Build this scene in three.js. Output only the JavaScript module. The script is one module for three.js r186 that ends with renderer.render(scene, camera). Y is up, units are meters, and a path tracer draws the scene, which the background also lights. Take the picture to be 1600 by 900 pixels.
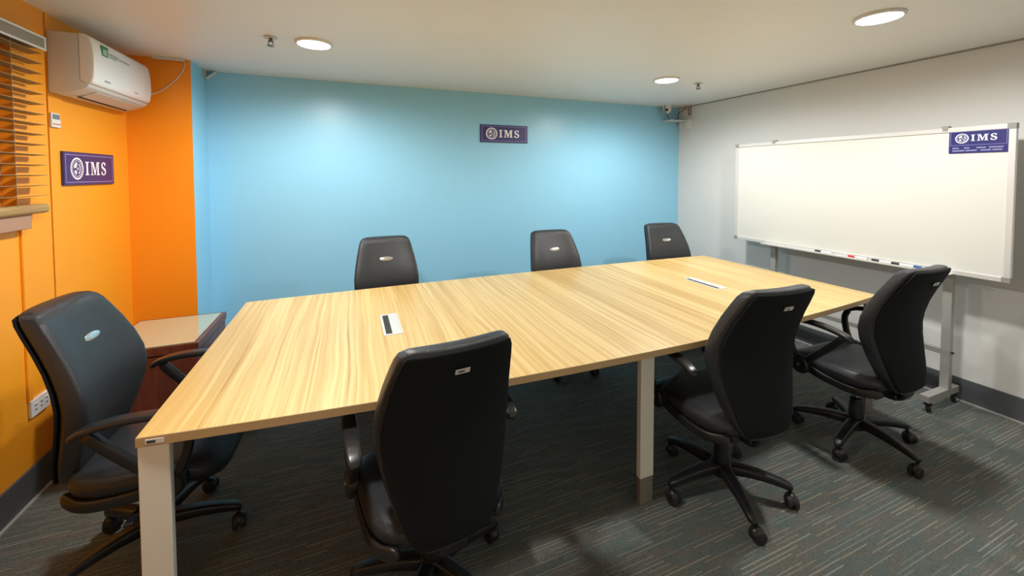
import * as THREE from 'three';
import { RoundedBoxGeometry } from 'three/addons/geometries/RoundedBoxGeometry.js';
import { mergeGeometries, mergeVertices, toCreasedNormals } from 'three/addons/utils/BufferGeometryUtils.js';

// ---------------------------------------------------------------- camera, light, exposure
const scene = new THREE.Scene();
scene.background = new THREE.Color(0x000000);
const FULL_H = 1200, FOCAL = 626.94, PRINCIPAL_Y = 295.6;
const camera = new THREE.PerspectiveCamera(2 * Math.atan(FULL_H / 2 / FOCAL) * 180 / Math.PI, 1600 / FULL_H, 0.05, 50);
camera.setViewOffset(1600, FULL_H, 0, FULL_H / 2 - PRINCIPAL_Y, 1600, 900);
camera.position.set(1.4047, 1.5114, 3.8411);
camera.rotation.order = 'YXZ';
camera.rotation.set(-0.0359, -0.383, -0.0016);
scene.add(camera);

const renderer = new THREE.WebGLRenderer({ antialias: true });
renderer.toneMapping = THREE.LinearToneMapping;
renderer.toneMappingExposure = 2.6;
renderer.shadowMap.enabled = true;

const LAMP_COLOUR = new THREE.Color(1.0, 0.985, 0.955);
const LAMP_INTENSITY = 3.2;
const LAMP_SPOTS = [[1.21, 1.06], [3.93, 1.12], [3.95, 2.6], [1.21, 2.6]];

// ---------------------------------------------------------------- room measures
const W = 5.172, H = 2.326, ZEND = 4.4, COLW = 0.368, COLD = 0.324, T = 0.12;

// ---------------------------------------------------------------- random and noise
let seed = 12345;
const rnd = () => { seed = (seed * 1664525 + 1013904223) >>> 0; return seed / 4294967296; };
function hash(i, j, s) { let h = (i * 374761393 + j * 668265263 + s * 1274126177) | 0; h = Math.imul(h ^ (h >>> 13), 1274126177); return ((h ^ (h >>> 16)) >>> 0) / 4294967296; }
function vnoise(x, y, s, px = 1e9, py = 1e9) {
  const xi = Math.floor(x), yi = Math.floor(y), fx = x - xi, fy = y - yi;
  const u = fx * fx * (3 - 2 * fx), v = fy * fy * (3 - 2 * fy);
  const m = (a, p) => ((a % p) + p) % p;
  const a = hash(m(xi, px), m(yi, py), s), b = hash(m(xi + 1, px), m(yi, py), s), c = hash(m(xi, px), m(yi + 1, py), s), d = hash(m(xi + 1, px), m(yi + 1, py), s);
  return (a + (b - a) * u) * (1 - v) + (c + (d - c) * u) * v;
}
function dataTex(w, h, fn, srgb = true) {
  const d = new Uint8Array(w * h * 4), o = [0, 0, 0];
  for (let j = 0; j < h; j++) for (let i = 0; i < w; i++) {
    fn(i, j, o); const k = (j * w + i) * 4;
    d[k] = Math.max(0, Math.min(255, o[0])); d[k + 1] = Math.max(0, Math.min(255, o[1])); d[k + 2] = Math.max(0, Math.min(255, o[2])); d[k + 3] = 255;
  }
  const t = new THREE.DataTexture(d, w, h);
  t.wrapS = t.wrapT = THREE.RepeatWrapping; t.magFilter = THREE.LinearFilter; t.minFilter = THREE.LinearMipmapLinearFilter; t.generateMipmaps = true;
  if (srgb) t.colorSpace = THREE.SRGBColorSpace;
  t.needsUpdate = true; return t;
}

// ---------------------------------------------------------------- textures
// carpet: 2 m x 2 m, dashes run along x
const carpetTex = (() => {
  const N = 2048, line = new Float32Array(N * N), tint = new Float32Array(N * N);
  const rows = 118;
  for (let r = 0; r < rows; r++) {
    let x = Math.floor(rnd() * N); const end = x + N;
    while (x < end) {
      const len = 90 + rnd() * 330, gap = 60 + rnd() * 360, y0 = Math.floor((r + 0.25 + rnd() * 0.5) * N / rows), th = 3 + Math.floor(rnd() * 3), a = 0.45 + rnd() * 0.55, tn = rnd();
      for (let i = 0; i < len && x + i < end; i++) for (let k = 0; k < th; k++) {
        const q = ((y0 + k) % N) * N + ((x + i) % N); line[q] = Math.max(line[q], a); tint[q] = tn;
      }
      x += Math.floor(len + gap);
    }
  }
  return dataTex(N, N, (i, j, o) => {
    const n = vnoise(i / 128, j / 24, 3, 16, 86) * 0.6 + vnoise(i / 40, j / 10, 4, 52, 205) * 0.4;
    const g = hash(i, j, 9), g2 = hash(i >> 1, j >> 2, 11);
    const cool = THREE.MathUtils.smoothstep(n, 0.38, 0.62);
    let r = 102 + (93 - 102) * cool, gg = 102 + (103 - 102) * cool, b = 95 + (99 - 95) * cool;
    const k = 0.66 + 0.42 * g + 0.26 * g2; r *= k; gg *= k; b *= k;
    const l = line[j * N + i] * (0.65 + 0.5 * g);
    if (l > 0) { const t = tint[j * N + i]; r += (166 - 14 * t - r) * l * 0.95; gg += (164 - gg) * l * 0.85; b += (140 + 22 * t - b) * l * 0.85; }
    o[0] = r; o[1] = gg; o[2] = b;
  });
})();
carpetTex.repeat.set(0.5, 0.5);
const fuzzTex = dataTex(256, 256, (i, j, o) => { const v = hash(i, j, 21) * 150 + hash(i >> 1, j >> 1, 22) * 105; o[0] = o[1] = o[2] = v; }, false);
fuzzTex.repeat.set(4, 4);
// pale zebra-streaked laminate: u runs over the table's length (3.7 m), v over its width (1.6 m), grain along v
const woodTex = (() => {
  const w = 2048, h = 1024;
  return dataTex(w, h, (i, j, o) => {
    const x = i / w * 3.7, y = j / h * 1.6;
    const warp = (vnoise(x * 2.6, y * 0.9, 31) - 0.5) * 0.040 + (vnoise(x * 9, y * 2.6, 32) - 0.5) * 0.016 + (vnoise(x * 30, y * 8, 33) - 0.5) * 0.006;
    const xx = x + warp;
    const broad = vnoise(xx * 9, y * 0.3, 34), mid = vnoise(xx * 80, y * 0.9, 35), fine = vnoise(xx * 200, y * 2.0, 36), pore = vnoise(xx * 330, y * 6, 37);
    let d = 0.24 * broad + 0.36 * mid + 0.28 * fine + 0.12 * pore;
    d = THREE.MathUtils.smoothstep(d, 0.25, 0.75);
    const dark = THREE.MathUtils.smoothstep(vnoise(xx * 110, y * 0.9, 38) * (0.65 + 0.35 * pore), 0.60, 0.90);
    o[0] = 222 - 28 * (1 - d) - 26 * dark; o[1] = 193 - 33 * (1 - d) - 32 * dark; o[2] = 133 - 37 * (1 - d) - 32 * dark;
  });
})();
const leatherBump = dataTex(256, 256, (i, j, o) => { const v = 255 * (0.5 * vnoise(i / 4, j / 4, 41, 64, 64) + 0.3 * vnoise(i / 2, j / 2, 42, 128, 128) + 0.2 * vnoise(i / 16, j / 16, 43, 16, 16)); o[0] = o[1] = o[2] = v; }, false);
leatherBump.repeat.set(6, 6);
const wallBump = dataTex(512, 512, (i, j, o) => { const v = 255 * (0.45 * vnoise(i / 64, j / 64, 51, 8, 8) + 0.35 * vnoise(i / 12, j / 12, 52, 43, 43) + 0.2 * vnoise(i / 3, j / 3, 53, 171, 171)); o[0] = o[1] = o[2] = v; }, false);
wallBump.repeat.set(1, 1);
const mahoganyTex = dataTex(256, 512, (i, j, o) => {
  const n = vnoise(i / 5 + vnoise(i / 40, j / 90, 61) * 6, j / 120, 62) * 0.6 + vnoise(i / 2, j / 40, 63) * 0.4;
  o[0] = 88 + 34 * n; o[1] = 46 + 20 * n; o[2] = 36 + 16 * n;
});
mahoganyTex.repeat.set(2, 1.5);
const blindWoodTex = dataTex(512, 64, (i, j, o) => {
  const n = vnoise(i / 90, j / 4 + vnoise(i / 120, j / 20, 71) * 2, 72) * 0.7 + vnoise(i / 30, j / 1.5, 73) * 0.3;
  o[0] = 190 - 44 * n; o[1] = 158 - 44 * n; o[2] = 104 - 38 * n;
});
blindWoodTex.repeat.set(1, 8);

// printed sign faces
function signTexture(withLines) {
  const c = document.createElement('canvas'); c.width = 1024; c.height = withLines ? 560 : 352; const g = c.getContext('2d');
  const h = c.height, band = withLines ? 390 : 352;
  g.fillStyle = withLines ? '#26296e' : '#34306f'; g.fillRect(0, 0, 1024, h);
  g.strokeStyle = '#9a93c4'; g.lineWidth = 8; g.strokeRect(30, 26, 964, band - 52);
  const cx = 235, cy = band / 2, R = 112;
  g.strokeStyle = '#f4f2f8'; g.lineWidth = 20; g.beginPath(); g.arc(cx, cy, R, 0, 7); g.stroke();
  g.lineWidth = 7; g.beginPath(); g.arc(cx, cy, R - 26, 0, 7); g.stroke();
  // globe land shapes inside the ring
  g.fillStyle = '#f4f2f8';
  g.beginPath(); g.moveTo(cx - 58, cy - 30); g.quadraticCurveTo(cx - 30, cy - 76, cx + 6, cy - 66); g.quadraticCurveTo(cx + 2, cy - 30, cx - 14, cy - 14); g.quadraticCurveTo(cx - 34, cy - 2, cx - 60, cy - 6); g.closePath(); g.fill();
  g.beginPath(); g.moveTo(cx - 50, cy + 22); g.quadraticCurveTo(cx - 20, cy + 10, cx - 4, cy + 34); g.quadraticCurveTo(cx - 8, cy + 66, cx - 28, cy + 64); g.quadraticCurveTo(cx - 52, cy + 50, cx - 50, cy + 22); g.fill();
  g.lineWidth = 15; g.beginPath(); g.arc(cx - 6, cy, 62, -0.95, 1.15); g.stroke();
  g.fillStyle = '#c9c5de'; g.beginPath(); g.arc(cx + 12, cy + 2, 18, 0, 7); g.fill();
  g.fillStyle = '#fbfafd'; g.font = 'bold 214px serif'; g.textBaseline = 'alphabetic';
  let x = 388; for (const ch of 'IMS') { g.fillText(ch, x, cy + 72); x += g.measureText(ch).width + 22; }
  if (withLines) {                       // two rows of print far too small to read
    g.fillStyle = '#a9a9cf';
    for (const [y, runs] of [[418, [[70, 110], [280, 100], [500, 150], [710, 230]]], [482, [[70, 210], [310, 200], [570, 170], [770, 150]]]])
      for (const [x0, len] of runs) for (let q = 0; q < len; q += 20) g.fillRect(x0 + q, y, 13, 34);
  }
  const t = new THREE.CanvasTexture(c); t.colorSpace = THREE.SRGBColorSpace; t.magFilter = THREE.LinearFilter; return t;
}
const signTex = signTexture(false), boardSignTex = signTexture(true);

// ---------------------------------------------------------------- materials
const lin = (r, g, b) => new THREE.Color().setRGB(r, g, b);
const std = (color, roughness = 0.6, extra = {}) => new THREE.MeshPhysicalMaterial({ color, roughness, metalness: 0, ...extra });
const paint = (color, rough) => std(color, rough, { bumpMap: wallBump, bumpScale: 0.0009 });
const M = {
  blue: paint(lin(0.31, 0.67, 0.90), 0.34),
  orange: paint(lin(0.97, 0.37, 0.018), 0.42),
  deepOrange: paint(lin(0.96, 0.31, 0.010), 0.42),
  grey: paint(lin(0.76, 0.755, 0.725), 0.5),
  ceiling: paint(lin(0.90, 0.89, 0.87), 0.4),
  carpet: std(0xffffff, 0.95, { map: carpetTex, bumpMap: fuzzTex, bumpScale: 0.003 }),
  base: std(lin(0.085, 0.092, 0.10), 0.55),
  strip: std(lin(0.55, 0.55, 0.53), 0.4, { metalness: 0.3 }),
  wood: std(0xffffff, 0.33, { map: woodTex }),
  edgeBand: std(lin(0.50, 0.345, 0.165), 0.4),
  legPaint: std(lin(0.82, 0.79, 0.69), 0.45),
  footGrey: std(lin(0.20, 0.18, 0.145), 0.5),
  leather: std(lin(0.021, 0.023, 0.026), 0.42, { bumpMap: leatherBump, bumpScale: 0.0006 }),
  backFabric: std(lin(0.009, 0.011, 0.012), 0.85, { specularIntensity: 0.35, bumpMap: leatherBump, bumpScale: 0.0005 }),
  plastic: std(lin(0.012, 0.012, 0.012), 0.38),
  armPlastic: std(lin(0.016, 0.016, 0.016), 0.3),
  rubber: std(lin(0.014, 0.014, 0.014), 0.6),
  chrome: std(lin(0.75, 0.75, 0.74), 0.2, { metalness: 0.9 }),
  steel: std(lin(0.4, 0.4, 0.4), 0.3, { metalness: 0.9 }),
  tagWhite: std(lin(0.68, 0.68, 0.66), 0.5),
  tagDark: std(lin(0.05, 0.05, 0.05), 0.5),
  board: std(lin(0.73, 0.74, 0.69), 0.22),
  aluminium: std(lin(0.70, 0.70, 0.68), 0.38, { metalness: 0.25 }),
  boardGrey: std(lin(0.30, 0.29, 0.27), 0.5),
  standGrey: std(lin(0.40, 0.39, 0.36), 0.45, { metalness: 0.2 }),
  white: std(lin(0.78, 0.78, 0.76), 0.4),
  acWhite: std(lin(0.90, 0.90, 0.89), 0.28),
  acBody: std(lin(0.66, 0.63, 0.58), 0.45),
  dark: std(lin(0.02, 0.02, 0.02), 0.6),
  green: std(lin(0.05, 0.26, 0.10), 0.5),
  paleGreen: std(lin(0.45, 0.60, 0.50), 0.5),
  print: std(lin(0.45, 0.48, 0.46), 0.5),
  mahogany: std(0xffffff, 0.28, { map: mahoganyTex }),
  glassTop: std(lin(0.44, 0.47, 0.31), 0.06, { specularIntensity: 1, clearcoat: 1, clearcoatRoughness: 0.03 }),
  blindWood: std(0xffffff, 0.5, { map: blindWoodTex }),
  slat: std(lin(0.36, 0.22, 0.09), 0.5),
  valance: std(lin(0.30, 0.255, 0.195), 0.5),
  sill: std(lin(0.42, 0.24, 0.15), 0.5),
  pane: std(lin(0.03, 0.055, 0.05), 0.08),
  signEdge: std(lin(0.03, 0.028, 0.12), 0.4),
  sign: std(0xffffff, 0.35, { map: signTex }),
  boardSign: std(0xffffff, 0.35, { map: boardSignTex }),
  lampTrim: std(lin(0.8, 0.8, 0.78), 0.4),
  lampGlow: new THREE.MeshStandardMaterial({ color: 0x000000, emissive: LAMP_COLOUR, emissiveIntensity: 6 }),
  lens: std(lin(0.01, 0.012, 0.02), 0.08),
  cable: std(lin(0.035, 0.035, 0.035), 0.5),
  sprinkler: std(lin(0.16, 0.14, 0.12), 0.4, { metalness: 0.7 }),
  capBlack: std(lin(0.015, 0.015, 0.02), 0.4), capRed: std(lin(0.6, 0.03, 0.03), 0.4), capBlue: std(lin(0.03, 0.10, 0.34), 0.4),
  screenGrey: std(lin(0.16, 0.21, 0.27), 0.3), orangeInk: std(lin(0.65, 0.18, 0.04), 0.5),
};

// ---------------------------------------------------------------- helpers
const used = {};
function numbered(n) { const k = used[n] = (used[n] ?? -1) + 1; return k ? `${n}_${String(k).padStart(3, '0')}` : n; }
function mesh(name, geo, mat, parent) {
  const m = new THREE.Mesh(geo, mat); m.name = parent ? name : numbered(name); m.castShadow = m.receiveShadow = true; (parent ?? scene).add(m); return m;
}
function tag(o, label, category, group, kind) { o.userData = { label, category, ...(group && { group }), ...(kind && { kind }) }; return o; }
function thing(name, label, category, [x, y, z] = [0, 0, 0], turn = 0, group) {
  const o = new THREE.Group(); o.name = numbered(name); o.position.set(x, y, z); o.rotation.y = turn; scene.add(o); return tag(o, label, category, group);
}
function struct(name, geo, mat, label, category) { return tag(mesh(name, geo, mat), label, category, null, 'structure'); }
// box between two corners, uv in metres
function box(x0, x1, y0, y1, z0, z1) {
  const g = new THREE.BoxGeometry(x1 - x0, y1 - y0, z1 - z0); g.translate((x0 + x1) / 2, (y0 + y1) / 2, (z0 + z1) / 2); return metreUV(g);
}
function metreUV(g) {
  const p = g.attributes.position, n = g.attributes.normal, uv = new Float32Array(p.count * 2);
  for (let i = 0; i < p.count; i++) {
    const ax = Math.abs(n.getX(i)), ay = Math.abs(n.getY(i)), az = Math.abs(n.getZ(i));
    uv[2 * i] = ax > ay && ax > az ? p.getZ(i) : p.getX(i); uv[2 * i + 1] = ay > ax && ay > az ? p.getZ(i) : p.getY(i);
  }
  g.setAttribute('uv', new THREE.BufferAttribute(uv, 2)); return g;
}
function rbox(x0, x1, y0, y1, z0, z1, r = 0.004, seg = 2) {
  const g = new RoundedBoxGeometry(x1 - x0, y1 - y0, z1 - z0, seg, Math.min(r, (x1 - x0) / 2.01, (y1 - y0) / 2.01, (z1 - z0) / 2.01)); g.translate((x0 + x1) / 2, (y0 + y1) / 2, (z0 + z1) / 2); return metreUV(g);
}
function cyl(r0, r1, h, x, y, z, seg = 24) { const g = new THREE.CylinderGeometry(r0, r1, h, seg); g.translate(x, y, z); return g; }
function tube(pts, r, seg = 32, rad = 10) { return new THREE.TubeGeometry(new THREE.CatmullRomCurve3(pts.map(p => new THREE.Vector3(...p))), seg, r, rad, false); }
const merge = gs => mergeGeometries(gs.map(g => { const q = g.index ? g.toNonIndexed() : g; for (const k of Object.keys(q.attributes)) if (!['position', 'normal', 'uv'].includes(k)) q.deleteAttribute(k); return q; }));
// closed surface through rings of points, capped at both ends
function loft(rings) {
  const n = rings[0].length, P = [], I = [];
  rings.forEach(r => r.forEach(p => P.push(...p)));
  for (let j = 0; j + 1 < rings.length; j++) for (let i = 0; i < n; i++) { const a = j * n + i, b = j * n + (i + 1) % n, c = a + n, d = b + n; I.push(a, b, d, a, d, c); }
  for (const [j, flip] of [[0, true], [rings.length - 1, false]]) {
    const c = [0, 1, 2].map(k => rings[j].reduce((s, p) => s + p[k], 0) / n), ci = P.length / 3; P.push(...c);
    for (let i = 0; i < n; i++) { const a = j * n + i, b = j * n + (i + 1) % n; flip ? I.push(ci, b, a) : I.push(ci, a, b); }
  }
  const g = new THREE.BufferGeometry(); g.setAttribute('position', new THREE.Float32BufferAttribute(P, 3)); g.setIndex(I); g.computeVertexNormals(); return metreUV(g);
}
const spow = (v, p) => Math.sign(v) * Math.pow(Math.abs(v), p);
// flat bar swept along a path in the plane x = const, rounded rectangle section (width across x, thickness in plane)
function sweepBar(pts, width, thick, n = 24, bulge = () => 1) {
  const c = new THREE.CatmullRomCurve3(pts.map(p => new THREE.Vector3(...p))), rings = [];
  for (let j = 0; j <= n; j++) {
    const t = j / n, p = c.getPoint(t), d = c.getTangent(t), side = new THREE.Vector3(1, 0, 0), up = new THREE.Vector3().crossVectors(d, side).normalize(), ring = [];
    side.crossVectors(up, d).normalize();
    const e = (j === 0 || j === n) ? 0.55 : (j === 1 || j === n - 1) ? 0.9 : 1, k = bulge(t) * e;
    for (let i = 0; i < 14; i++) { const a = i / 14 * Math.PI * 2, u = spow(Math.cos(a), 0.5) * width / 2 * k, v = spow(Math.sin(a), 0.5) * thick / 2 * e; ring.push([p.x + side.x * u + up.x * v, p.y + side.y * u + up.y * v, p.z + side.z * u + up.z * v]); }
    rings.push(ring);
  }
  const g = loft(rings);
  return g;
}

// ---------------------------------------------------------------- room shell
struct('floor', box(-0.3, W + T, -0.1, 0, -T, ZEND + T), M.carpet, 'grey patterned carpet with pale dashes', 'carpet');
struct('ceiling', box(-0.3, W + T, H, H + 0.1, -T, ZEND + T), M.ceiling, 'plain off-white painted ceiling', 'ceiling');
struct('wall_back', box(-0.3, W + T, 0, H, -T, 0), M.blue, 'light blue painted wall', 'wall');
struct('wall_right', box(W, W + T, 0, H, 0, ZEND), M.grey, 'pale grey painted wall behind the whiteboard', 'wall');
struct('wall_front', box(-0.3, W + T, 0, H, ZEND, ZEND + T), M.grey, 'pale grey wall opposite the blue wall', 'wall');
// column in the corner: orange face, blue flank
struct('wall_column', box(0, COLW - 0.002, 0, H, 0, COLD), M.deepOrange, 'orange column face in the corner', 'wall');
struct('wall_column_flank', box(COLW - 0.002, COLW, 0, H, 0, COLD - 0.001), M.blue, 'blue flank of the corner column', 'wall');
// left wall with a joint at z = 1.09 and a window opening
const WZ0 = 1.315, WZ1 = 2.75, WY0 = 1.335, WY1 = 2.13, JZ = 1.088;
struct('wall_left', merge([
  box(-0.12, 0, 0, H, 0, JZ - 0.005), box(-0.12, -0.03, 0, H, JZ - 0.005, JZ + 0.007),
  box(-0.12, 0, 0, H, JZ + 0.007, WZ0), box(-0.12, 0, 0, WY0, WZ0, WZ1), box(-0.12, 0, WY1, H, WZ0, WZ1), box(-0.12, 0, 0, H, WZ1, ZEND),
]), M.orange, 'bright orange painted wall with a vertical joint', 'wall');
struct('wall_outer', box(-0.3, -0.12, 0, H, 0, ZEND), M.grey, 'outer layer of the orange wall', 'wall');
{
  const w = new THREE.Group(); w.name = 'window_1'; scene.add(w); tag(w, 'dark-glazed window behind the wooden blind', 'window', null, 'structure');
  mesh('window_frame', merge([box(-0.1, -0.05, WY0, WY1, WZ0, WZ0 + 0.05), box(-0.1, -0.05, WY0, WY1, WZ1 - 0.05, WZ1), box(-0.1, -0.05, WY0, WY0 + 0.05, WZ0 + 0.05, WZ1 - 0.05), box(-0.1, -0.05, WY1 - 0.05, WY1, WZ0 + 0.05, WZ1 - 0.05)]), M.orange, w);
  mesh('pane', box(-0.085, -0.07, WY0 + 0.05, WY1 - 0.05, WZ0 + 0.05, WZ1 - 0.05), M.pane, w);
  mesh('window_sill', rbox(-0.01, 0.045, 1.268, 1.335, WZ0 - 0.005, WZ1), M.sill, w);
}
// baseboards and the pale edging strip on the carpet
const BH = 0.15;
struct('baseboard_left', box(0, 0.012, 0, BH, COLD, ZEND), M.base, 'slate grey baseboard along the orange wall', 'baseboard');
struct('baseboard_right', box(W - 0.012, W, 0, BH, 0, ZEND), M.base, 'slate grey baseboard along the pale grey wall', 'baseboard');
struct('baseboard_back', box(COLW, W - 0.012, 0, BH, 0, 0.012), M.base, 'slate grey baseboard along the blue wall', 'baseboard');
struct('baseboard_column', box(0.012, COLW, 0, BH, COLD, COLD + 0.012), M.base, 'slate grey baseboard under the orange column', 'baseboard');
struct('trim_1', box(0.012, 0.024, 0, 0.008, COLD + 0.012, ZEND), M.strip, 'thin pale carpet edging strip along the orange wall', 'trim');
struct('trim_2', box(W - 0.024, W - 0.012, 0, 0.008, 0.012, ZEND), M.strip, 'thin pale carpet edging strip along the grey wall', 'trim');
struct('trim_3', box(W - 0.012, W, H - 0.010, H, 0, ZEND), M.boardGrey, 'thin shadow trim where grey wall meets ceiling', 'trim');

// ---------------------------------------------------------------- ceiling lamps
const lampPlace = ['beside the sprinkler above the left end of the table', 'above the far right chair by the security camera', 'above the whiteboard side of the table', 'above the near left corner of the table'];
LAMP_SPOTS.forEach(([x, z], i) => {
  const o = thing('ceiling_lamp', 'round glowing LED ceiling lamp ' + lampPlace[i], 'lamp', [x, H, z], 0, 'round ceiling lamps');
  const ring = new THREE.LatheGeometry([[0.092, -0.012], [0.096, -0.015], [0.102, -0.012], [0.106, -0.004], [0.106, 0], [0.092, 0], [0.092, -0.012]].map(p => new THREE.Vector2(...p)), 48);
  mesh('trim_ring', ring, M.lampTrim, o);
  mesh('diffuser', cyl(0.0925, 0.0925, 0.008, 0, -0.0085, 0, 48), M.lampGlow, o);
  const l = new THREE.SpotLight(LAMP_COLOUR, LAMP_INTENSITY, 0, 89 * Math.PI / 180, 0.42, 2); l.name = 'lamp_light';
  l.position.set(0, -0.03, 0); l.target.position.set(0, -1, 0); l.castShadow = true; l.shadow.radius = 4; o.add(l); o.add(l.target); l.target.name = 'lamp_aim';
});

// ---------------------------------------------------------------- conference table
{
  const X0 = 0.815, X1 = 4.478, ZF = 2.380, ZB = 1.035, BOWF = 0.105, BOWB = 0.04, TOP = 0.75, TH = 0.03;
  const t = thing('conference_table', 'long pale wood conference table with bowed long edges and cream legs', 'table');
  const t2 = x => { const s = (x - X0) / (X1 - X0) * 2 - 1; return 1 - s * s; };
  const s = new THREE.Shape(); const N = 40;
  for (let i = 0; i <= N; i++) { const x = X0 + (X1 - X0) * i / N; const z = ZF + BOWF * t2(x); i ? s.lineTo(x, -z) : s.moveTo(x, -z); }
  for (let i = N; i >= 0; i--) { const x = X0 + (X1 - X0) * i / N; s.lineTo(x, -(ZB - BOWB * t2(x))); }
  const g = new THREE.ExtrudeGeometry(s, { depth: TH - 0.003, bevelEnabled: true, bevelThickness: 0.0015, bevelSize: 0.0015, bevelOffset: -0.0015, bevelSegments: 1 });
  g.rotateX(-Math.PI / 2); g.translate(0, TOP - TH + 0.0015, 0);
  const p = g.attributes.position, uv = g.attributes.uv;
  for (let i = 0; i < p.count; i++) uv.setXY(i, (p.getX(i) - 0.8) / 3.7, (p.getZ(i) - 0.95 + (TOP - p.getY(i))) / 1.6);
  const take = k => { // one of the two groups of the extrusion: 0 faces, 1 rim
    const q = new THREE.BufferGeometry(), r = g.groups.filter(a => a.materialIndex === k);
    for (const [n, a] of Object.entries(g.attributes)) { const out = []; for (const { start, count } of r) out.push(...a.array.slice(start * a.itemSize, (start + count) * a.itemSize)); q.setAttribute(n, new THREE.Float32BufferAttribute(out, a.itemSize)); }
    return q;
  };
  const top = mesh('tabletop', take(0), M.wood, t);
  mesh('edge_band', take(1), M.edgeBand, top);
  const lw = 0.076, ld = 0.028, yl = TOP - TH;
  for (const [x, z] of [[X0 + 0.002, ZF - ld - 0.004], [2.606, 2.412 - ld], [X1 - lw - 0.01, ZF - ld - 0.004], [X0 + 0.002, ZB + 0.01], [2.55, 1.005], [X1 - lw - 0.002, 1.37]]) {
    const leg = mesh('leg', rbox(x, x + lw, 0.125, yl, z, z + ld, 0.004), M.legPaint, t);
    mesh('foot', rbox(x + 0.0015, x + lw - 0.0015, 0, 0.125, z + 0.0015, z + ld - 0.0015, 0.004), M.footGrey, leg);
  }
  for (const z of [ZB + 0.1, ZF - 0.14]) mesh('beam', box(X0 + 0.06, X1 - 0.06, yl - 0.015, yl, z, z + 0.035), M.footGrey, t);
  for (const x of [X0 + 0.02, 2.615, X1 - 0.06]) mesh('beam', box(x, x + 0.04, yl - 0.014, yl - 0.001, ZB + 0.07, ZF - 0.064), M.footGrey, t);
  // cable ports let into the top
  for (const [cx, cz] of [[1.586, 1.732], [3.69, 1.765]]) {
    const hw = 0.045, hl = 0.15;
    const f = mesh('cable_port', merge([rbox(cx - hw, cx - hw + 0.012, TOP - 0.004, TOP + 0.004, cz - hl, cz + hl, 0.0015), rbox(cx + hw - 0.008, cx + hw, TOP - 0.004, TOP + 0.004, cz - hl, cz + hl, 0.0015), rbox(cx - hw + 0.01, cx + hw - 0.006, TOP - 0.004, TOP + 0.004, cz - hl, cz - hl + 0.014, 0.0015), rbox(cx - hw + 0.01, cx + hw - 0.006, TOP - 0.004, TOP + 0.004, cz + hl - 0.014, cz + hl, 0.0015)]), M.aluminium, t);
    f.userData.label = 'white framed cable port';
    mesh('slot', box(cx - hw + 0.012, cx - 0.004, TOP - 0.002, TOP + 0.0008, cz - hl + 0.014, cz + hl - 0.014), M.dark, f);
    mesh('lid', rbox(cx - 0.004, cx + hw - 0.008, TOP - 0.002, TOP + 0.0035, cz - hl + 0.014, cz + hl - 0.014, 0.001), M.aluminium, f);
  }
  // small maker's sticker on the edge
  const sg = new THREE.BoxGeometry(0.046, 0.014, 0.002), sp = new THREE.BoxGeometry(0.022, 0.008, 0.001);
  for (const [q, dx, dz] of [[sg, 0, 0], [sp, -0.008, 0.001]]) { q.translate(dx, 0, dz); q.rotateY(-0.113); q.translate(0.862, 0.7345, 2.3862); }
  const st = mesh('sticker', sg, M.tagWhite, t); mesh('print', sp, M.tagDark, st);
}

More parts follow.
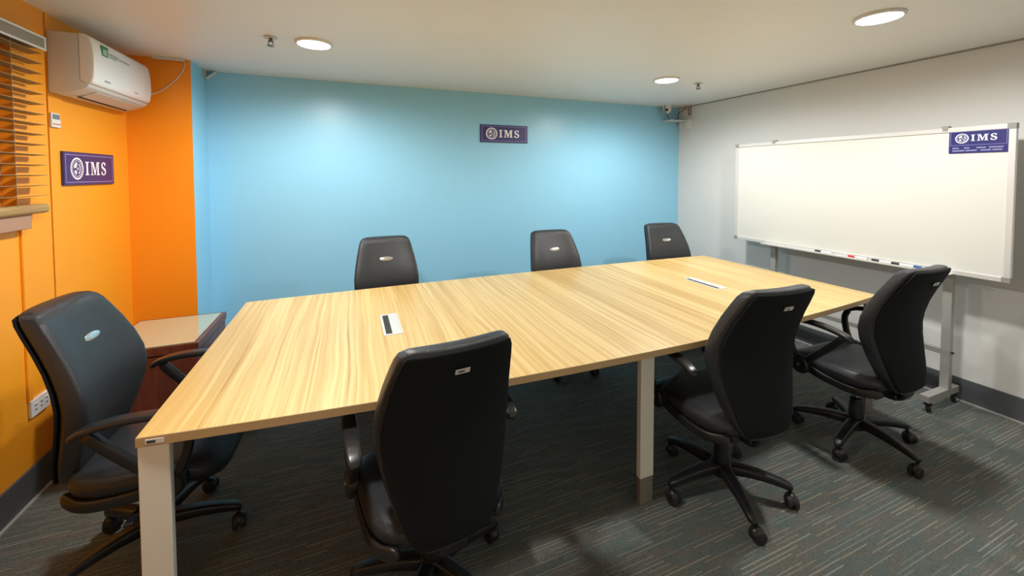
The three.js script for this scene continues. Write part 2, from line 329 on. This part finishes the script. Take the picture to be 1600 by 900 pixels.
// ---------------------------------------------------------------- office chairs (local: origin on the floor under the column, facing +z)
const CH = (() => {
  const prof = [ // y, half width, z of the middle line, thickness
    [0.395, 0.075, -0.225, 0.030], [0.402, 0.100, -0.224, 0.046], [0.42, 0.124, -0.221, 0.058], [0.46, 0.148, -0.214, 0.068], [0.52, 0.172, -0.203, 0.074], [0.59, 0.194, -0.190, 0.078], [0.66, 0.211, -0.180, 0.080],
    [0.72, 0.220, -0.178, 0.079], [0.78, 0.221, -0.187, 0.076], [0.85, 0.213, -0.208, 0.073], [0.92, 0.201, -0.237, 0.071], [0.98, 0.188, -0.266, 0.070], [1.015, 0.179, -0.283, 0.068], [1.035, 0.170, -0.293, 0.060], [1.047, 0.154, -0.299, 0.045], [1.052, 0.130, -0.302, 0.024],
  ];
  const ring = (y, hw, zc, th, curve, n = 40) => { const r = []; for (let i = 0; i < n; i++) { const a = -i / n * Math.PI * 2, x = hw * spow(Math.cos(a), 0.5), q = x / 0.23; r.push([x, y, zc + th / 2 * spow(Math.sin(a), 0.45) + curve * q * q]); } return r; };
  const CURVE = 0.045;
  const G = {};
  G.back = loft(prof.map(([y, hw, z, th]) => ring(y, hw, z + th * 0.1, th * 1.2, CURVE)));
  G.panel = loft(prof.slice(1, -1).map(([y, hw, z, th], i, a) => ring(y + (i === 0 ? 0.012 : i === a.length - 1 ? -0.006 : 0), hw * 0.955, z - th / 2 - 0.001, (i === 0 || i === a.length - 1) ? 0.008 : 0.016, CURVE)));
  // front badge: long oval lying on the front face at y ~ 0.90
  const badge = new THREE.SphereGeometry(1, 24, 12); badge.scale(0.052, 0.0155, 0.007); badge.rotateX(-0.42); badge.translate(0, 0.905, -0.1815); G.badge = badge;
  const tg = new THREE.BoxGeometry(0.044, 0.017, 0.003); tg.rotateX(-0.44); tg.translate(0.0, 0.975, -0.3155); G.tag = tg;
  const td = new THREE.BoxGeometry(0.020, 0.006, 0.001); td.rotateX(-0.44); td.translate(0.004, 0.975, -0.3172); G.tagPrint = td;
  // seat: rounded cushion with a waterfall front
  const seatRing = (y, gx, gz, n = 48) => { const r = []; for (let i = 0; i < n; i++) { const a = -i / n * Math.PI * 2, c = Math.cos(a), s = Math.sin(a); const z = 0.045 + (0.245 - gz) * spow(s, 0.5), x = (0.245 - gx) * spow(c, 0.5) * (1 - 0.10 * Math.max(0, -z / 0.25)); r.push([x, y - (z > 0.14 ? (z - 0.14) * (z - 0.14) * 2.2 : 0) + 0.012 * (x / 0.245) ** 2, z]); } return r; };
  G.seat = loft([[0.385, 0.05, 0.05], [0.388, 0.022, 0.022], [0.40, 0.006, 0.006], [0.42, 0, 0], [0.44, 0.002, 0.002], [0.458, 0.014, 0.014], [0.468, 0.04, 0.04], [0.472, 0.09, 0.09], [0.470, 0.16, 0.16]].map(a => seatRing(...a)));
  G.pan = loft([[0.352, 0.10, 0.10], [0.356, 0.06, 0.06], [0.372, 0.03, 0.03], [0.388, 0.022, 0.022]].map(a => seatRing(...a)));
  // arms: pad, rear strut, front strut, pivot disc, side rail
  for (const s of [-1, 1]) {
    const k = s < 0 ? 'L' : 'R', x = s * 0.262;
    G['pad' + k] = sweepBar([[x + s * 0.010, 0.648, -0.115], [x + s * 0.010, 0.668, -0.085], [x + s * 0.010, 0.683, -0.02], [x + s * 0.008, 0.687, 0.06], [x + s * 0.004, 0.680, 0.14], [x, 0.658, 0.190]], 0.052, 0.024, 26, t => 0.75 + 0.25 * Math.sin(Math.PI * t));
    G['rear' + k] = sweepBar([[x + s * 0.008, 0.666, -0.080], [x + s * 0.006, 0.600, -0.025], [x, 0.515, 0.055], [x - s * 0.004, 0.445, 0.125]], 0.030, 0.036, 16);
    G['front' + k] = sweepBar([[x, 0.660, 0.186], [x, 0.610, 0.208], [x, 0.525, 0.198], [x - s * 0.004, 0.445, 0.165]], 0.028, 0.030, 16);
    const d = cyl(0.052, 0.052, 0.032, 0, 0, 0, 28); d.rotateZ(Math.PI / 2); d.translate(x - s * 0.008, 0.425, 0.145);
    const d2 = cyl(0.040, 0.048, 0.010, 0, 0, 0, 28); d2.rotateZ(-s * Math.PI / 2); d2.translate(x + s * 0.012, 0.425, 0.145);
    G['disc' + k] = merge([d, d2]);
    const b = cyl(0.008, 0.008, 0.005, 0, 0, 0, 12); b.rotateZ(Math.PI / 2); b.translate(x + s * 0.018, 0.425, 0.145); G['bolt' + k] = b;
    G['rail' + k] = sweepBar([[x - s * 0.020, 0.415, 0.13], [x - s * 0.026, 0.392, 0.02], [x - s * 0.050, 0.382, -0.12], [x - s * 0.10, 0.395, -0.195]], 0.030, 0.042, 20);
  }
  G.mech = merge([rbox(-0.075, 0.075, 0.31, 0.356, -0.13, 0.10, 0.012), rbox(-0.05, 0.05, 0.335, 0.372, -0.20, -0.10, 0.012)]);
  G.backBar = sweepBar([[0, 0.345, -0.12], [0, 0.345, -0.18], [0, 0.365, -0.215], [0, 0.44, -0.228]], 0.09, 0.026, 16);
  const lever = sweepBar([[-0.07, 0.335, 0.02], [-0.16, 0.33, 0.03], [-0.24, 0.322, 0.035]], 0.012, 0.012, 8); G.lever = lever;
  G.knob = rbox(-0.285, -0.225, 0.314, 0.330, 0.02, 0.05, 0.006);
  // lift, bellows and star base
  G.lift = cyl(0.014, 0.014, 0.12, 0, 0.295, 0);
  const bell = []; for (let i = 0; i <= 10; i++) { const t = i / 10; bell.push(new THREE.Vector2(0.036 - 0.009 * t + (i % 2 ? 0.003 : 0), 0.125 + 0.125 * t)); }
  G.bellows = new THREE.LatheGeometry([new THREE.Vector2(0.001, 0.125), ...bell, new THREE.Vector2(0.001, 0.25)], 28);
  G.hub = new THREE.LatheGeometry([[0.001, 0.072], [0.038, 0.072], [0.048, 0.082], [0.050, 0.125], [0.042, 0.142], [0.001, 0.144]].map(p => new THREE.Vector2(...p)), 30);
  G.starLeg = (() => { // runs along +z
    const rings = []; for (let j = 0; j <= 14; j++) { const t = j / 14, z = 0.03 + 0.262 * t, y = 0.112 + 0.004 * Math.sin(t * 3) - 0.030 * t * t, w = 0.030 - 0.011 * t, h = 0.025 - 0.010 * t, e = j === 14 ? 0.6 : 1, r = []; for (let i = 0; i < 14; i++) { const a = i / 14 * Math.PI * 2; r.push([w * e * spow(Math.cos(a), 0.55), y + h * e * spow(Math.sin(a), 0.55), z]); } rings.push(r); } return loft(rings);
  })();
  const wheel = x => { const p = [[0.004, -0.010], [0.022, -0.010], [0.0275, -0.006], [0.0275, 0.006], [0.022, 0.010], [0.004, 0.010]].map(a => new THREE.Vector2(...a)); const g = new THREE.LatheGeometry(p, 24); g.rotateZ(Math.PI / 2); g.translate(x, 0.0275, -0.018); return g; };
  const hood = new THREE.SphereGeometry(0.030, 20, 12, 0, Math.PI * 2, 0, Math.PI * 0.56); hood.scale(0.9, 1.08, 1.05); hood.translate(0, 0.032, -0.012);
  const stem = cyl(0.0075, 0.0075, 0.05, 0, 0.065, 0, 12);
  G.caster = merge([hood, stem]); G.wheels = merge([wheel(-0.0145), wheel(0.0145)]);
  return G;
})();
// turn: direction faced (0 = +z); baseTurn: star direction; lift: extra seat height
function officeChair(label, [x, z], turn, baseTurn, lift = 0, casterTurns = []) {
  const o = thing('office_chair', label, 'chair', [x, 0, z], turn, 'black office chairs around the table');
  const up = (name, g, m, parent = o) => { const q = mesh(name, g, m, parent); if (parent === o) q.position.y = lift; return q; };
  const back = up('backrest', CH.back, M.leather);
  mesh('badge', CH.badge, M.chrome, back).userData.label = 'small chrome oval badge';
  const pn = up('back_panel', CH.panel, M.backFabric);
  const tg = mesh('maker_tag', CH.tag, M.tagWhite, pn); tg.userData.label = 'small white tag';
  mesh('tag_print', CH.tagPrint, M.tagDark, pn);
  up('seat', CH.seat, M.leather); up('seat_pan', CH.pan, M.plastic); up('mechanism', CH.mech, M.plastic); up('back_bar', CH.backBar, M.plastic);
  const lv = up('lever', CH.lever, M.plastic); mesh('knob', CH.knob, M.plastic, lv);
  for (const k of ['L', 'R']) {
    const a = up('armrest', CH['pad' + k], M.armPlastic);
    mesh('strut', CH['rear' + k], M.plastic, a); mesh('strut', CH['front' + k], M.plastic, a);
    const d = up('pivot_disc', CH['disc' + k], M.plastic); mesh('bolt', CH['bolt' + k], M.steel, d);
    up('side_rail', CH['rail' + k], M.plastic);
  }
  const lf = mesh('gas_lift', CH.lift, M.steel, o); lf.position.y = lift;
  mesh('bellows', CH.bellows, M.plastic, o); mesh('hub', CH.hub, M.plastic, o);
  for (let i = 0; i < 5; i++) {
    const a = baseTurn - turn + i * Math.PI * 2 / 5;
    const lg = mesh('base_leg', CH.starLeg, M.plastic, o); lg.rotation.y = a;
    const c = mesh('caster', CH.caster, M.plastic, lg); c.position.z = 0.283; c.rotation.y = casterTurns[i] ?? (rnd() - 0.5) * 4;
    const wz = new THREE.Mesh(CH.wheels, M.rubber); wz.name = 'wheels'; wz.castShadow = wz.receiveShadow = true;
    // wheels sit in the caster: same place, one level up keeps three levels
    wz.position.copy(c.position); wz.rotation.copy(c.rotation); lg.add(wz);
  }
  return o;
}
const deg = Math.PI / 180;
const dirTurn = (dx, dz) => Math.atan2(dx, dz);
officeChair('black office chair at the narrow table end beside the brown cabinet', [0.655, 1.83], dirTurn(1, 0.03), dirTurn(0.737 - 0.64, 1.577 - 1.86), -0.01);
officeChair('black office chair seen from behind, pushed in at the cable port nearest the cabinet', [1.664, 2.42], Math.PI + 6 * deg, Math.PI, -0.028);
officeChair('black office chair seen from behind beside the middle table leg', [3.04, 2.47], dirTurn(0.06, -1), dirTurn(2.919 - 3.04, 2.739 - 2.47), 0.0);
officeChair('black office chair seen from behind in front of the whiteboard stand', [4.05, 2.50], dirTurn(0.0, -1), dirTurn(4.021 - 4.05, 2.791 - 2.5), 0.0);
officeChair('black office chair against the blue wall nearest the orange column', [1.642, 1.00], 1 * deg, 0, 0.0);
officeChair('black office chair under the blue wall sign', [2.968, 1.065], -3 * deg, 30 * deg, -0.015);
officeChair('black office chair below the security camera at the grey wall corner', [4.165, 1.045], -8 * deg, 10 * deg, -0.015);

// ---------------------------------------------------------------- whiteboard on its stand
{
  const XF = 4.962, z0 = 0.965, z1 = 2.778, y0 = 0.872, y1 = 1.806;
  const t = thing('whiteboard', 'white magnetic board on a grey wheeled stand against the grey wall', 'whiteboard', [XF, 0, (z0 + z1) / 2]);
  const zc = (z0 + z1) / 2, B = (a, b, c, d, e, f) => rbox(a - XF, b - XF, c, d, e - zc, f - zc, 0.003);
  mesh('board_surface', B(XF + 0.004, XF + 0.020, y0 + 0.02, y1 - 0.02, z0 + 0.02, z1 - 0.02), M.board, t);
  mesh('frame_rail', B(XF - 0.004, XF + 0.022, y1 - 0.030, y1, z0 + 0.03, z1 - 0.035), M.aluminium, t);
  mesh('frame_rail', B(XF - 0.004, XF + 0.022, y0, y0 + 0.030, z0 + 0.03, z1 - 0.035), M.aluminium, t);
  mesh('frame_rail', B(XF - 0.004, XF + 0.022, y0 + 0.03, y1 - 0.03, z0, z0 + 0.030), M.aluminium, t);
  mesh('frame_rail', B(XF - 0.004, XF + 0.022, y0 + 0.03, y1 - 0.03, z1 - 0.030, z1), M.aluminium, t);
  for (const [y, z] of [[y0, z0], [y0, z1 - 0.035], [y1 - 0.032, z0], [y1 - 0.032, z1 - 0.035]]) mesh('corner_cap', B(XF - 0.006, XF + 0.024, y - 0.001, y + 0.033, z - 0.001, z + 0.036), M.boardGrey, t);
  mesh('tray', merge([B(XF - 0.06, XF, y0 - 0.002, y0 + 0.004, z0 + 0.32, z1 - 0.24), B(XF - 0.063, XF - 0.058, y0 - 0.002, y0 + 0.012, z0 + 0.32, z1 - 0.24)]), M.aluminium, t);
  for (const z of [1.352, 2.478]) mesh('clip', merge([B(XF - 0.008, XF + 0.03, y1 - 0.001, y1 + 0.012, z - 0.018, z + 0.018), B(XF - 0.009, XF - 0.004, y1 - 0.018, y1 + 0.010, z - 0.012, z + 0.012)]), M.boardGrey, t);
  for (const zp of [1.345, 2.505]) {
    mesh('post', merge([B(XF + 0.024, XF + 0.064, 0.11, 1.79, zp - 0.023, zp + 0.023)]), M.standGrey, t);
    const f = mesh('foot_bar', B(4.755, 5.125, 0.068, 0.112, zp - 0.023, zp + 0.023), M.standGrey, t);
    for (const x of [4.79, 5.095]) {
      const w = new THREE.TorusGeometry(0.018, 0.0095, 10, 20); w.scale(1, 1, 1.2); w.rotateY(0.5); w.translate(x - XF, 0.0275, zp - zc + 0.006);
      const hb = cyl(0.019, 0.019, 0.008, 0, 0, 0, 16); hb.rotateX(Math.PI / 2); hb.rotateY(0.5); hb.translate(x - XF, 0.0275, zp - zc + 0.006);
      mesh('caster', merge([w, hb, cyl(0.006, 0.006, 0.03, x - XF, 0.06, zp - zc, 10), B(x - 0.016, x + 0.016, 0.046, 0.056, zp - 0.014, zp + 0.022)]), M.rubber, f);
    }
    const kb = cyl(0.007, 0.007, 0.012, 0, 0, 0, 12); kb.rotateX(Math.PI / 2); kb.translate(0.044, 0.352, zp - zc + 0.028); mesh('bolt', kb, M.dark, t);
  }
  mesh('crossbar', B(XF + 0.03, XF + 0.058, 0.33, 0.365, 1.368, 2.482), M.standGrey, t);
  const sg = mesh('sign', B(XF - 0.001, XF + 0.004, 1.641, 1.783, 2.496, 2.750), M.signEdge, t); sg.userData.label = 'navy sign reading IMS';
  const pg = new THREE.PlaneGeometry(0.252, 0.140); pg.rotateY(-Math.PI / 2); pg.translate(-0.0016, 1.712, 2.623 - zc);
  mesh('printed_face', pg, M.boardSign, sg);
  // markers lying in the tray
  const marks = [[1.80, 'capBlack', 'black-capped marker beside the bare end of the tray'], [2.035, 'capRed', 'red-capped marker in the middle of the tray'], [2.185, 'capBlack', 'black-capped marker next to the red one'], [2.30, 'capBlack', 'black-capped marker next to the blue one'], [2.42, 'capBlue', 'blue-capped marker behind the chair']];
  for (const [z, cap, label] of marks) {
    const o = thing('marker', 'whiteboard tray: ' + label, 'marker', [XF - 0.032, y0 + 0.0145, z], 0, 'markers in the whiteboard tray');
    const b = cyl(0.0095, 0.0095, 0.075, 0, 0, 0, 16); b.rotateX(Math.PI / 2); b.translate(0, 0, 0.022); mesh('barrel', b, M.white, o);
    const c = cyl(0.0102, 0.0085, 0.045, 0, 0, 0, 16); c.rotateX(-Math.PI / 2); c.translate(0, 0, -0.038); mesh('cap', c, M[cap], o);
  }
}

// ---------------------------------------------------------------- wall signs
function wallSign(label, at, turn, w, h) {
  const o = thing('wall_sign', label, 'sign', at, turn);
  mesh('panel', rbox(-w / 2, w / 2, -h / 2, h / 2, 0, 0.012, 0.002), M.signEdge, o);
  const g = new THREE.PlaneGeometry(w - 0.006, h - 0.006); g.translate(0, 0, 0.0126); mesh('printed_face', g, M.sign, o);
}
wallSign('navy sign reading IMS on the blue wall', [2.866, 1.926, 0], 0, 0.514, 0.176);
wallSign('purple-navy sign reading IMS on the orange wall', [0, 1.549, 0.769], Math.PI / 2, 0.482, 0.181);

// ---------------------------------------------------------------- air conditioner
{
  const z0 = 0.44, z1 = 1.082, zc = (z0 + z1) / 2, L = z1 - z0;
  const t = thing('air_conditioner', 'white split air conditioner high on the orange wall', 'air conditioner', [0, 0, zc]);
  const ext = (pts, len, bev = 0.004) => { const s = new THREE.Shape(); s.moveTo(...pts[0]); s.splineThru ? null : null; for (const p of pts.slice(1)) p.length === 2 ? s.lineTo(...p) : s.quadraticCurveTo(...p); s.closePath(); const g = new THREE.ExtrudeGeometry(s, { depth: len - 2 * bev, bevelEnabled: true, bevelThickness: bev, bevelSize: bev, bevelOffset: -bev, bevelSegments: 3, curveSegments: 14 }); g.translate(0, 0, -len / 2 + bev); return toCreasedNormals(g, 0.6); };
  mesh('body', ext([[0.001, 1.935], [0.001, 2.240], [0.120, 2.240], [0.122, 2.00], [0.158, 1.985], [0.160, 1.972, 0.140, 1.962], [0.07, 1.926, 0.03, 1.926]], L), M.acBody, t);
  const fp = mesh('front_panel', ext([[0.1215, 2.2415], [0.160, 2.246, 0.172, 2.215], [0.184, 2.17, 0.184, 2.09], [0.184, 2.02, 0.172, 1.996], [0.162, 1.984, 0.145, 1.990], [0.1215, 2.000]], L, 0.007), M.acWhite, t);
  const flap = mesh('louvre_flap', merge([rbox(-0.002, 0.002, -0.034, 0.034, -L / 2 + 0.07, L / 2 - 0.10, 0.001)]), M.acBody, t); flap.position.set(0.112, 1.9445, 0); flap.rotation.z = -1.16;
  const gap = mesh('outlet_slot', rbox(-0.001, 0.001, -0.006, 0.006, -L / 2 + 0.06, L / 2 - 0.09, 0.0005), M.dark, t); gap.position.set(0.073, 1.9275, 0); gap.rotation.z = -1.2;
  // stickers and logos on the front
  const P = (name, m, y0, y1, a, b, x = 0.1835) => mesh(name, box(x - 0.004, x + 0.0009, y0, y1, a - zc, b - zc), m, fp);
  P('energy_label', M.green, 2.140, 2.208, 0.945, 1.008, 0.1808); P('label_window', M.paleGreen, 2.160, 2.192, 0.958, 0.995, 0.1815);
  for (const [a, b, y] of [[0.84, 0.93, 2.178], [0.86, 0.93, 2.163], [0.80, 0.83, 2.172], [0.76, 0.79, 2.172], [0.72, 0.75, 2.172]]) P('print', M.print, y - 0.004, y + 0.006, a, b, 0.1822);
  P('logo', M.boardGrey, 2.018, 2.025, 0.93, 0.985, 0.1802); P('logo', M.print, 2.018, 2.025, 0.62, 0.66, 0.1802);
}
// white cable from the air conditioner to the ceiling
tag(mesh('cable', tube([[0.05, 2.02, 0.435], [0.11, 2.05, 0.37], [0.18, 2.085, 0.332], [0.25, 2.145, 0.331], [0.315, 2.23, 0.331], [0.335, 2.30, 0.331], [0.30, 2.318, 0.332], [0.18, 2.319, 0.332]], 0.004, 60, 8), M.acBody), 'thin pale cable looping from the air conditioner up the orange column', 'cable');
tag(mesh('cable_duct', rbox(0.16, 0.34, 2.308, 2.326, 0.338, 0.365, 0.003), M.acBody), 'short pale cable duct on the ceiling over the orange column', 'cable duct');
tag(mesh('bracket', merge([box(0.372, 0.376, 2.262, 2.322, 0.002, 0.06), (() => { const g = box(-0.003, 0.003, -0.042, 0.042, 0.002, 0.05); g.rotateZ(-0.85); g.translate(0.412, 2.292, 0); return g; })()]), M.white), 'small white angled bracket at the top corner of the blue wall', 'bracket');

// remote control holder
{
  const o = thing('remote_control', 'small white remote control holder on the orange wall below the air conditioner', 'remote control', [0, 1.757, 1.048]);
  mesh('holder', rbox(0, 0.012, 0, 0.040, -0.034, 0.034, 0.003), M.white, o);
  mesh('remote_body', rbox(0.002, 0.010, 0.036, 0.074, -0.032, 0.032, 0.003), M.white, o);
  mesh('display', rbox(0.009, 0.0108, 0.042, 0.067, -0.027, 0.026, 0.0008), M.screenGrey, o);
  mesh('stripe', box(0.0118, 0.0126, 0.014, 0.020, -0.030, 0.028), M.orangeInk, o);
}
// wall outlet with raceway
{
  const o = thing('wall_outlet', 'white three-gang wall outlet low on the orange wall', 'outlet', [0, 0.42, 1.247]);
  mesh('cover_plate', rbox(0, 0.014, -0.040, 0.040, -0.061, 0.061, 0.004), M.white, o);
  for (const z of [-0.036, 0, 0.036]) {
    const s = mesh('socket', rbox(0.012, 0.0155, -0.022, 0.022, z - 0.014, z + 0.014, 0.002), M.white, o);
    for (const y of [-0.010, 0.010]) mesh('slot', box(0.015, 0.0158, y - 0.003, y + 0.003, z - 0.006, z + 0.006), M.dark, s);
  }
  tag(mesh('raceway', rbox(0, 0.010, 0.46, 1.268, 1.285, 1.312, 0.003), M.orange), 'orange-painted cable raceway running up from the wall outlet', 'raceway');
}

// ---------------------------------------------------------------- wooden venetian blind
{
  const z0 = 1.222, z1 = 2.85, zc = (z0 + z1) / 2;
  const t = thing('venetian_blind', 'wooden venetian blind with grey valance on the orange wall', 'blind', [0, 0, zc]);
  mesh('head_rail', box(0.005, 0.062, 2.11, 2.155, z0 - zc + 0.004, z1 - zc), M.valance, t);
  const v = mesh('valance', box(0.062, 0.068, 2.104, 2.163, z0 - zc, z1 - zc), M.valance, t);
  mesh('valance_edge', merge([box(0.066, 0.072, 2.157, 2.166, z0 - zc - 0.002, z1 - zc), box(0.066, 0.072, 2.102, 2.111, z0 - zc - 0.002, z1 - zc), box(0.066, 0.072, 2.111, 2.157, z0 - zc - 0.002, z0 - zc + 0.008)]), M.white, v);
  const sg = rbox(-0.025, 0.025, -0.0014, 0.0014, z0 - zc + 0.006, z1 - zc, 0.001, 1);
  for (let i = 0; i < 15; i++) { const s = mesh('slat', sg, M.slat, t); s.position.set(0.036, 2.085 - i * 0.0478, 0); s.rotation.z = 0.1; }
  mesh('bottom_rail', (() => { const g = rbox(0.010, 0.064, 1.334, 1.378, z0 - zc - 0.004, z1 - zc, 0.016, 4); return g; })(), M.blindWood, t);
  for (const z of [1.42, 2.1, 2.7]) for (const x of [0.012, 0.060]) mesh('ladder_cord', cyl(0.001, 0.001, 0.75, x, 1.735, z - zc, 6), M.valance, t);
}

// ---------------------------------------------------------------- cabinet
{
  const w = 0.452, d = 0.53, h = 0.62;
  const t = thing('cabinet', 'dark reddish-brown wooden cabinet with a glass top in the orange corner', 'cabinet', [0.408, 0, 0.975]);
  mesh('body', rbox(-w / 2 + 0.006, w / 2 - 0.006, 0.05, h - 0.052, -d / 2 + 0.006, d / 2 - 0.022, 0.003), M.mahogany, t);
  mesh('plinth', box(-w / 2 + 0.02, w / 2 - 0.02, 0, 0.05, -d / 2 + 0.02, d / 2 - 0.05), M.mahogany, t);
  mesh('top_frame', rbox(-w / 2, w / 2, h - 0.052, h - 0.006, -d / 2, d / 2, 0.004), M.mahogany, t);
  mesh('glass_top', rbox(-w / 2 + 0.018, w / 2 - 0.020, h - 0.006, h, -d / 2 + 0.035, d / 2 - 0.006, 0.002), M.glassTop, t).userData.label = 'glass sheet';
  const dr = mesh('door', rbox(-w / 2 + 0.008, w / 2 - 0.008, 0.06, h - 0.06, d / 2 - 0.022, d / 2 - 0.004, 0.003), M.mahogany, t);
  mesh('handle', rbox(w / 2 - 0.06, w / 2 - 0.045, 0.30, 0.40, d / 2 - 0.005, d / 2 + 0.012, 0.004), M.steel, dr);
}

// ---------------------------------------------------------------- sprinklers
for (const [x, z, where] of [[0.981, 1.083, 'beside the lamp near the orange column'], [4.301, 1.109, 'near the grey wall corner']]) {
  const o = thing('sprinkler', 'small metal ceiling sprinkler head ' + where, 'sprinkler', [x, H, z], 0, 'ceiling sprinklers');
  mesh('escutcheon', cyl(0.030, 0.036, 0.006, 0, -0.003, 0, 24), M.acBody, o);
  mesh('frame', merge([cyl(0.010, 0.010, 0.022, 0, -0.016, 0, 12), box(-0.014, -0.010, -0.05, -0.022, -0.003, 0.003), box(0.010, 0.014, -0.05, -0.022, -0.003, 0.003), box(-0.014, 0.014, -0.028, -0.022, -0.003, 0.003)]), M.sprinkler, o);
  mesh('deflector', cyl(0.020, 0.020, 0.003, 0, -0.051, 0, 20), M.sprinkler, o);
}

// ---------------------------------------------------------------- security camera in the corner
{
  const o = thing('security_camera', 'white dome security camera in the corner of blue and grey walls', 'security camera', [4.90, H, 0.085]);
  mesh('mount', cyl(0.050, 0.052, 0.028, 0, -0.014, 0, 28), M.white, o);
  const dome = new THREE.SphereGeometry(0.047, 28, 18); dome.translate(0, -0.045, 0.004); const dm = mesh('eyeball', dome, M.white, o);
  const dir = new THREE.Vector3(1.40 - 4.90, 1.2 - H, 3.4).normalize();
  const ln = new THREE.SphereGeometry(0.019, 18, 12); ln.translate(dir.x * 0.035, -0.045 + dir.y * 0.035, 0.004 + dir.z * 0.035); mesh('lens', ln, M.lens, dm);
  const sh = thing('bracket_shelf', 'thin white shelf bracket under the security camera', 'shelf', [5.04, 2.150, 0.07]);
  mesh('plate', rbox(-0.13, 0.130, 0, 0.010, -0.068, 0.07, 0.002), M.white, sh);
  mesh('support', rbox(0.116, 0.130, -0.09, 0, -0.05, 0.0, 0.002), M.white, sh);
  const jb = thing('junction_box', 'small white junction box on the grey wall below the camera shelf', 'junction box', [W, 2.055, 0.185]);
  mesh('box_body', rbox(-0.035, 0, 0, 0.11, -0.04, 0.03, 0.003), M.white, jb);
  mesh('seam', box(-0.0355, -0.034, 0.002, 0.108, -0.009, -0.006), M.boardGrey, jb);
  tag(mesh('cable', tube([[4.838, 2.318, 0.12], [4.836, 2.25, 0.125], [4.875, 2.20, 0.12], [4.93, 2.165, 0.11], [5.02, 2.168, 0.10], [5.07, 2.185, 0.09], [5.06, 2.23, 0.10], [5.10, 2.27, 0.11], [5.16, 2.305, 0.13]], 0.0045, 80, 8), M.cable), 'thin dark cable looping from the security camera over its shelf', 'cable');
  tag(mesh('cable', tube([[5.165, 2.318, 0.16], [5.162, 2.27, 0.155], [5.160, 2.225, 0.165], [5.163, 2.22, 0.185], [5.163, 2.28, 0.19], [5.166, 2.318, 0.195]], 0.004, 60, 8), M.cable), 'small dark cable loop on the grey wall above the junction box', 'cable');
}

scene.traverse(o => { if (o.isMesh) o.castShadow = o.receiveShadow = true; });
renderer.render(scene, camera);
